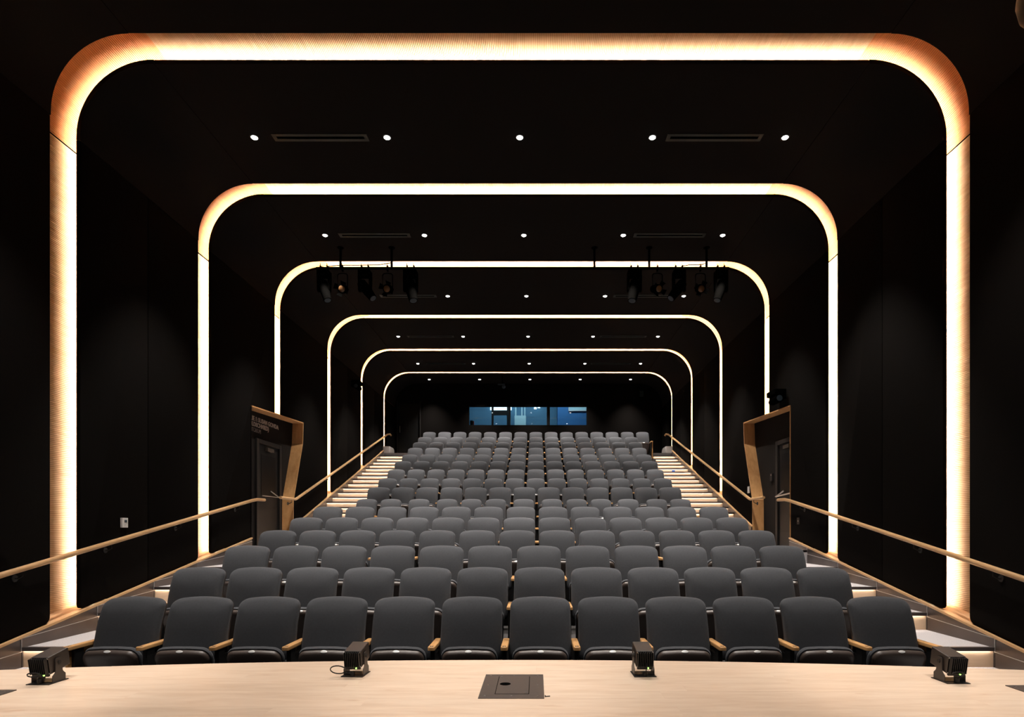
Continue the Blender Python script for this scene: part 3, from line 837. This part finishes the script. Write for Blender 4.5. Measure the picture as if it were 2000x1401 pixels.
sc = thing('stray_screw', 'tiny dark screw lying on the stage beside the middle floor box', 'screw', (.053, 2.585, STAGE_Z))
part('shank', T([(.042, 2.583, STAGE_Z + .003), (.062, 2.587, STAGE_Z + .003)], .002, 8), 'metal_dk', sc)
bm = bmesh.new(); disc(bm, (.042, 2.583, STAGE_Z + .0045), (-1, -.2, 0), .0042, .003, 10); part('head', bm, 'metal_dk', sc)

# small LED wash lights standing on the stage
def wash_light(lab, x, y, rz, loop):
    t = thing('stage_wash_light', lab, 'stage light', (x, y, STAGE_Z), 'small black wash lights on the stage edge')
    t.rotation_euler.z = rz; t.scale = (.87, .87, .98)
    def P(nm, bm, m, par=None, sm=None): return part(nm, bm, m, par or t, smooth=sm, local=True)
    P('base_plate', B(-.064, .064, -.075, .06, 0, .004, .001), 'metal_dk')
    for sx in (-1, 1):
        bm = bmesh.new()
        pts = round_poly([(-.045, .004), (.045, .004), (.045, .035), (.024, .052), (.024, .120), (-.024, .120), (-.024, .052), (-.045, .035)], [0, 0, 0, .008, .012, .012, .008, 0], 3)
        prism(bm, pts, lambda u, v, w_: (sx * .057 + (w_ - .0015), u, v), .003)
        P('yoke_arm', bm, 'bronzebox')
    P('yoke_base', B(-.057, .057, -.045, .045, .004, .007), 'metal_dk')
    tilt = Matrix.Translation((0, 0, .098)) @ Matrix.Rotation(math.radians(11), 4, 'X')
    bm = bmesh.new(); box(bm, -.049, .049, -.055, .085, -.044, .044, tilt, .004)
    body = P('body', bm, 'bronzebox')
    bm = bmesh.new(); box(bm, -.046, .046, -.0575, -.0555, -.040, .042, tilt); P('heat_sink', bm, 'ventdark', body)
    bm = bmesh.new()
    for k in range(9):
        xx = -.042 + k * .0105
        box(bm, xx - .0013, xx + .0013, -.080, -.057, -.036, .042, tilt)
    P('cooling_fins', bm, 'metal_dk', body)
    for sx in (-1, 1):
        for zz in (-.038, .038):
            bm = bmesh.new(); disc(bm, (sx * .043, -.054, zz), (0, -1, 0), .004, .006, 10); bmesh.ops.transform(bm, matrix=tilt, verts=bm.verts); P('bolt', bm, 'chrome', body)
        bm = bmesh.new(); disc(bm, (sx * .049, .0, .0), (sx, 0, 0), .010, .014, 12); bmesh.ops.transform(bm, matrix=tilt, verts=bm.verts); P('tilt_knob', bm, 'metal_dk', body)
    bm = bmesh.new(); disc(bm, (0, .085, 0), (0, 1, 0), .038, .004, 20); bmesh.ops.transform(bm, matrix=tilt, verts=bm.verts); P('front_lens', bm, 'lcd', body)
    bm = bmesh.new(); box(bm, -.044, .044, -.064, -.052, -.052, -.036, tilt, .002); cp = P('connector_strip', bm, 'metal_dk', body)
    bm = bmesh.new(); disc(bm, (.020, -.064, -.0435), (0, -1, 0), .0042, .003, 10); bmesh.ops.transform(bm, matrix=tilt, verts=bm.verts); P('indicator', bm, 'green', body)
    if loop == 0:
        pts = [(-.03, -.07, .052)] + [(-.075 + .045 * math.cos(a), -.085 - .01 * math.sin(a), .04 + .022 * math.sin(a)) for a in [math.radians(d) for d in range(40, 330, 20)]] + [(-.01, -.072, .02), (.012, -.06, .008)]
    elif loop == 1:
        pts = [(.008, -.078, .075), (.004, -.085, .055), (.002, -.08, .035), (0, -.07, .02), (.0, -.055, .008)]
    else:
        pts = [(-.01 + .035 * math.cos(a), -.088, .052 + .010 * math.sin(a)) for a in [math.radians(d) for d in range(0, 340, 25)]] + [(.0, -.075, .03), (.0, -.06, .008)]
    P('power_cable', tube(bmesh.new(), pts, .0032, 8), 'black', None, 40)
    bm = bmesh.new(); disc(bm, (0, -.058, .004), (0, 0, 1), .013, .022, 14); P('cable_gland', bm, 'black')
wash_light('black wash light at the left end of the stage edge', -2.365, 2.84, 0.0, 2)
wash_light('black wash light with a looped cable, left of the middle floor box', -.917, 2.985, -.06, 0)
wash_light('black wash light right of the middle floor box', .545, 2.985, .02, 1)
wash_light('black wash light at the right end of the stage edge', 2.02, 2.86, 0.0, 2)

# ------------------------------------------------------------------ ceiling downlights and vents
LROW = [1.266, 1.69, 2.135, 2.587, 3.016, 3.339]
RN = ['nearest', 'second', 'third', 'fourth', 'fifth', 'farthest']
for r, dd in enumerate(LROW):
    y = dd * 6.4
    for k in range(5):
        x = XC + .06 + (k - 2) * 328 * .0056
        t = thing('ceiling_downlight', 'small bright recessed downlight, %s from left in the %s ceiling row' % (ORD[k], RN[r]), 'downlight', (x, y, ZT), 'recessed downlights in the ceiling')
        bm = bmesh.new(); disc(bm, (0, 0, .0), (0, 0, -1), .062, .006, 20); part('trim_ring', bm, 'black', t, local=True)
        bm = bmesh.new(); disc(bm, (0, 0, -.006), (0, 0, -1), .044, .012, 18, .03); part('lens', bm, 'down', t, local=True, smooth=40)
        lo = lamp_spot('downlight_lamp', (0, 0, -.03), (0, 0, -2), DOWN_W * (.62 if r == 5 else .84 if r >= 3 else 1), 84 if r == 5 else 74 if r >= 3 else 66, 1.0 if r == 5 else .5, (1, .93, .85), .04, t)
    if r < 5:
        for q, (a, b) in enumerate(((-650, -416), (324 - 0, 560))):
            xa, xb = a * .0056, b * .0056
            if q: xa, xb = (1302 - PX) * 1.266 * .0056, (1488 - PX) * 1.266 * .0056
            v = thing('air_vent', 'dark linear slot air vent on the %s side of the %s ceiling bay' % ('left' if q == 0 else 'right', RN[r]), 'air vent', ((xa + xb) / 2, y, ZT), 'linear slot vents in the ceiling')
            for c in ((xa, xb, y - .075, y - .028), (xa, xb, y + .028, y + .075), (xa, xa + .05, y - .028, y + .028), (xb - .05, xb, y - .028, y + .028)):
                part('vent_frame', B(c[0], c[1], c[2], c[3], ZT - .008, ZT), 'vent', v)
            part('slot', B(xa + .05, xb - .05, y - .028, y + .028, ZT - .002, ZT), 'ventdark', v)

# ------------------------------------------------------------------ lighting pipes with theatre fixtures
YP = 11.3; ZP = ZC_CAM + (PY - 524) * YP / F
fxp = lambda x: (x - PX) * YP / F
fzp = lambda y: ZC_CAM + (PY - y) * YP / F
def pipe(lab, xa, xb, hang, cab):
    t = thing('lighting_pipe', lab, 'lighting pipe', ((xa + xb) / 2, YP, ZP), 'pipes hung under the ceiling')
    part('pipe', T([(xa, YP, ZP), (xb, YP, ZP)], .024, 12), 'fixture', t, smooth=40)
    for h in hang:
        bm = T([(h, YP, ZP), (h, YP, ZT)], .022, 10); disc(bm, (h, YP, ZT - .012), (0, 0, 1), .06, .012, 16)
        part('hanger', bm, 'fixture', t, smooth=40)
    part('power_cable', T(cab, .008, 8), 'fixture', t, smooth=40)
pipe('black lighting pipe hung on the left of the third arch', fxp(618), fxp(811), [fxp(665), fxp(765)],
     [(fxp(x), YP - .03, fzp(y)) for x, y in ((640, 522), (652, 521), (665, 519.5), (700, 519.5), (740, 519), (752, 517), (764, 515))])
pipe('black lighting pipe hung on the right of the third arch', fxp(1119), fxp(1424), [fxp(1161), fxp(1268), fxp(1380)],
     [(fxp(x), YP - .03, fzp(y)) for x, y in ((1330, 522), (1345, 519), (1360, 519), (1372, 518), (1379, 514), (1383, 508))])
def clamp(par, x):
    bm = bmesh.new(); box(bm, x - .012, x + .012, -.035, .035, -.06, .045, None, .003); tube(bm, [(x, 0, .03), (x - .01, -.01, .09)], .006, 6)
    part('clamp', bm, 'fixture', par, local=True)
def moving_head(lab, xp, dx, dz, tilt, big=1.0):
    t = thing('moving_head_light', lab, 'stage light', (fxp(xp), YP, ZP), 'theatre lights on the ceiling pipes')
    for c in (-.065, .065): clamp(t, c)
    part('base_box', B(-.115 * big, .115 * big, -.10, .10, -.17, -.055, .012), 'fixture', t, local=True)
    for sx in (-1, 1):
        bm = bmesh.new(); prism(bm, round_poly([(-.05, -.46), (.05, -.46), (.07, -.16), (-.07, -.16)], [.04, .04, 0, 0], 5), lambda u, v, w_: (sx * .105 * big + (w_ - .018), u, v), .036, .006)
        part('yoke_arm', bm, 'fixture', t, local=True)
    d = Vector((dx, -.25, dz)).normalized(); c = Vector((0, 0, -.38))
    bm = bmesh.new()
    tube(bm, [c - d * .16, c - d * .13, c - d * .02, c + d * .10, c + d * .24, c + d * .29], [.06, .088 * big, .095 * big, .092 * big, .078 * big, .074 * big], 18)
    hd = part('head', bm, 'fixture', t, local=True, smooth=40)
    bm = bmesh.new(); disc(bm, c + d * .288, d, .06 * big, .006, 18); part('lens', bm, 'lcd', hd, local=True)
def fresnel(lab, xp, dx, lens_z):
    t = thing('wire_yoke_spotlight', lab, 'stage light', (fxp(xp), YP, ZP), 'theatre lights on the ceiling pipes')
    clamp(t, 0)
    bm = bmesh.new()
    tube(bm, [(-.095, 0, -.40), (-.095, 0, -.14), (-.075, 0, -.11), (0, 0, -.10), (.075, 0, -.11), (.095, 0, -.14), (.095, 0, -.40)], .009, 8)
    part('yoke', bm, 'fixture', t, local=True, smooth=40)
    d = Vector((dx, -.9, -.35)).normalized(); c = Vector((0, 0, -.40))
    bm = bmesh.new(); tube(bm, [c - d * .20, c - d * .17, c - d * .02, c + d * .06, c + d * .065], [.05, .07, .088, .082, .074], 18)
    b = part('body', bm, 'fixture', t, local=True, smooth=40)
    bm = bmesh.new(); tube(bm, [c + d * .064, c + d * .074, c + d * .079], [.062, .05, .02], 18); part('lens', bm, 'lens', b, local=True, smooth=60)
    for a in range(4):
        an = a * math.pi / 2 + .4
        u = d.cross(Vector((0, 0, 1))).normalized(); v = u.cross(d)
        q = u * math.cos(an) + v * math.sin(an); q2 = d.cross(q)
        p = c + d * .062 + q * .082; e = p + (q * .7 + d * .5).normalized() * .07
        bm = bmesh.new(); vs = [bm.verts.new(Vector(k)) for k in (p - q2 * .04, p + q2 * .04, e + q2 * .055, e - q2 * .055)]
        f = bm.faces.new(vs); r = bmesh.ops.extrude_face_region(bm, geom=[f])
        bmesh.ops.translate(bm, vec=d * .002, verts=[g for g in r['geom'] if isinstance(g, bmesh.types.BMVert)])
        part('barn_door', bm, 'fixture', b, local=True)
PN = {'L': 'the left ceiling pipe', 'R': 'the right ceiling pipe'}
moving_head('black moving head light, leftmost on the left ceiling pipe', 633, .35, -1, 0)
fresnel('spotlight with amber lens and thin yoke, second from left on the left pipe', 669, .05, 566)
moving_head('black moving head light in the middle of the left ceiling pipe', 713, .75, -1, 0)
fresnel('spotlight with pinkish lens and thin yoke, fourth on the left pipe', 757, -.02, 566)
moving_head('black moving head light, rightmost on the left ceiling pipe', 802, .25, -1, 0, 1.12)
moving_head('black moving head light, leftmost on the right ceiling pipe', 1239, -.2, -1, 0, 1.12)
fresnel('dark lens spotlight with thin yoke, second from left on the right pipe', 1284, .3, 566)
moving_head('black moving head light in the middle of the right ceiling pipe', 1326, -.75, -1, 0)
fresnel('spotlight with amber lens and thin yoke, fourth on the right pipe', 1368, -.02, 566)
moving_head('black moving head light, rightmost on the right ceiling pipe', 1408, -.35, -1, 0)

# ------------------------------------------------------------------ small wall fittings
def wall_box(name, lab, cat, side, xp, yp, wy, hz, t, m, kids=()):
    X, s = (XL, -1) if side == 'left' else (XR, 1)
    y = abs(X) * F / abs(xp - PX); z = ZC_CAM + (PY - yp) * y / F
    o = thing(name, lab, cat, (X, y, z))
    part('housing', B(min(X, X - s * t), max(X, X - s * t), y - wy / 2, y + wy / 2, z - hz / 2, z + hz / 2, .003), m, o)
    for nm, du, dv, wu, hv, mm in kids:
        part(nm, B(min(X - s * t, X - s * (t + .003)), max(X - s * t, X - s * (t + .003)), y + du - wu / 2, y + du + wu / 2, z + dv - hv / 2, z + dv + hv / 2), mm, o)
wall_box('thermostat', 'white wall thermostat with a small dark display above the left handrail', 'thermostat', 'left', 240.5, 1021.5, .105, .125, .028, 'white', (('display', .008, .02, .045, .032, 'lcd'), ('button', .008, -.03, .03, .012, 'plate')))
wall_box('wall_switch', 'pale switch plate on the right wall beside the maple portal', 'switch', 'right', 1463, 957, .10, .15, .02, 'plate', (('rocker', 0, .02, .04, .06, 'white'),))
wall_box('wall_socket', 'tiny white-dotted black outlet low on the right wall near the portal', 'outlet', 'right', 1560, 1018, .10, .12, .012, 'black', (('pilot_dot', 0, .0, .02, .02, 'white'),))
y_cr = 12.25
cr_ = thing('card_reader', 'small black card reader beside the right doorway', 'card reader', (XR + .232, y_cr + .02, 2.4))
part('reader_body', B(XR + .20, XR + .2315, y_cr - .02, y_cr + .10, 2.40, 2.56, .006), 'black', cr_)
part('reader_lamp', B(XR + .197, XR + .20, y_cr + .03, y_cr + .05, 2.52, 2.535), 'plate', cr_)
# wall-mounted effect light over the right portal
def bracket_light(lab, side, xp, yp, sc):
    X, s = (XL, -1) if side == 'left' else (XR, 1)
    xw = X - s * .16
    y = abs(xw) * F / abs(xp - PX); z = ZC_CAM + (PY - yp) * y / F
    o = thing('wall_spotlight', lab, 'spotlight', (X, y, z))
    bm = bmesh.new(); box(bm, min(X, X - s * .03), max(X, X - s * .03), y - .08 * sc, y + .08 * sc, z - .05 * sc, z + .12 * sc, None, .004)
    tube(bm, [(X, y, z + .05 * sc), (xw, y, z + .05 * sc)], .015 * sc, 8); part('wall_bracket', bm, 'fixture', o)
    bm = bmesh.new(); box(bm, xw - .11 * sc, xw + .11 * sc, y - .2 * sc, y + .2 * sc, z + .02 * sc, z + .12 * sc, None, .015 * sc); part('upper_housing', bm, 'fixture', o)
    bm = bmesh.new(); tube(bm, [(xw - s * .02, y + .2 * sc, z - .06 * sc), (xw - s * .02, y + .1 * sc, z - .06 * sc), (xw - s * .02, y - .16 * sc, z - .06 * sc), (xw - s * .02, y - .2 * sc, z - .06 * sc)], [.05 * sc, .075 * sc, .08 * sc, .07 * sc], 16)
    b = part('lamp_head', bm, 'fixture', o, smooth=40)
    bm = bmesh.new(); disc(bm, (xw - s * .02, y - .2 * sc, z - .06 * sc), (0, -1, 0), .055 * sc, .005, 16); part('lens', bm, 'lcd', b)
bracket_light('black bracket-mounted spotlight on the right wall above the portal', 'right', 1516, 776, 1.0)
bracket_light('black bracket-mounted spotlight high on the left wall by the fifth arch', 'left', 698, 753, 1.0)
# ceiling projector near the back wall and a wall speaker
yq = 20.9; xq, zq = (981 - PX) * yq / F, ZC_CAM + (PY - 752) * yq / F
pj = thing('ceiling_camera', 'small dark dome camera hanging from the ceiling above the booth window', 'camera', (xq, yq, zq))
part('stem', T([(xq, yq, zq), (xq, yq, ZT)], .02, 8), 'fixture', pj)
part('arm_plate', B(xq - .16, xq + .1, yq - .06, yq + .06, zq - .02, zq + .03, .006), 'lcd', pj)
bm = bmesh.new(); bmesh.ops.create_uvsphere(bm, u_segments=14, v_segments=8, radius=.07, matrix=Matrix.Translation((xq + .05, yq, zq - .07))); part('dome', bm, 'lcd', pj, smooth=60)
xq, zq = (1252 - PX) * YB / F, ZC_CAM + (PY - 771) * YB / F
sp = thing('wall_speaker', 'small dark speaker high on the right of the back wall', 'speaker', (xq, YB, zq))
part('cabinet', B(xq - .09, xq + .09, YB - .14, YB, zq - .13, zq + .13, .008), 'fixture', sp)
part('grille', B(xq - .075, xq + .075, YB - .146, YB - .1405, zq - .115, zq + .115), 'vent', sp)
# bit of blue tape on a right-hand riser
bt = thing('blue_tape', 'scrap of blue tape stuck on a right aisle step near the wall', 'tape', (4.25, UP[14][0] + .01, UP[14][1] - .08))
part('tape_strip', B(4.21, 4.30, UP[14][0] + .012, UP[14][0] + .0195, UP[14][1] - .10, UP[14][1] - .06), 'blue', bt)

# round can light hanging over the stage, cut by the top right corner of the photo
yq = 4.0; xq, zq = (2036 - PX) * yq / F, ZC_CAM + (PY + 4) * yq / F
cl = thing('hanging_can_light', 'dark round can light at the very top right corner of the photo', 'stage light', (xq, yq, zq))
bm = bmesh.new(); tube(bm, [(xq, yq, zq + .16), (xq, yq, zq + .13), (xq, yq, zq), (xq, yq, zq - .10), (xq, yq, zq - .17)], [.06, .13, .145, .125, .08], 24); cb = part('can', bm, 'metal_dk', cl, smooth=50)
bm = bmesh.new(); tube(bm, [(xq, yq, zq - .17), (xq, yq, zq - .175)], [.07, .07], 20); part('lens', bm, 'lcd', cb)
part('stem', T([(xq, yq, zq + .15), (xq, yq, ZT)], .014, 8), 'fixture', cl)
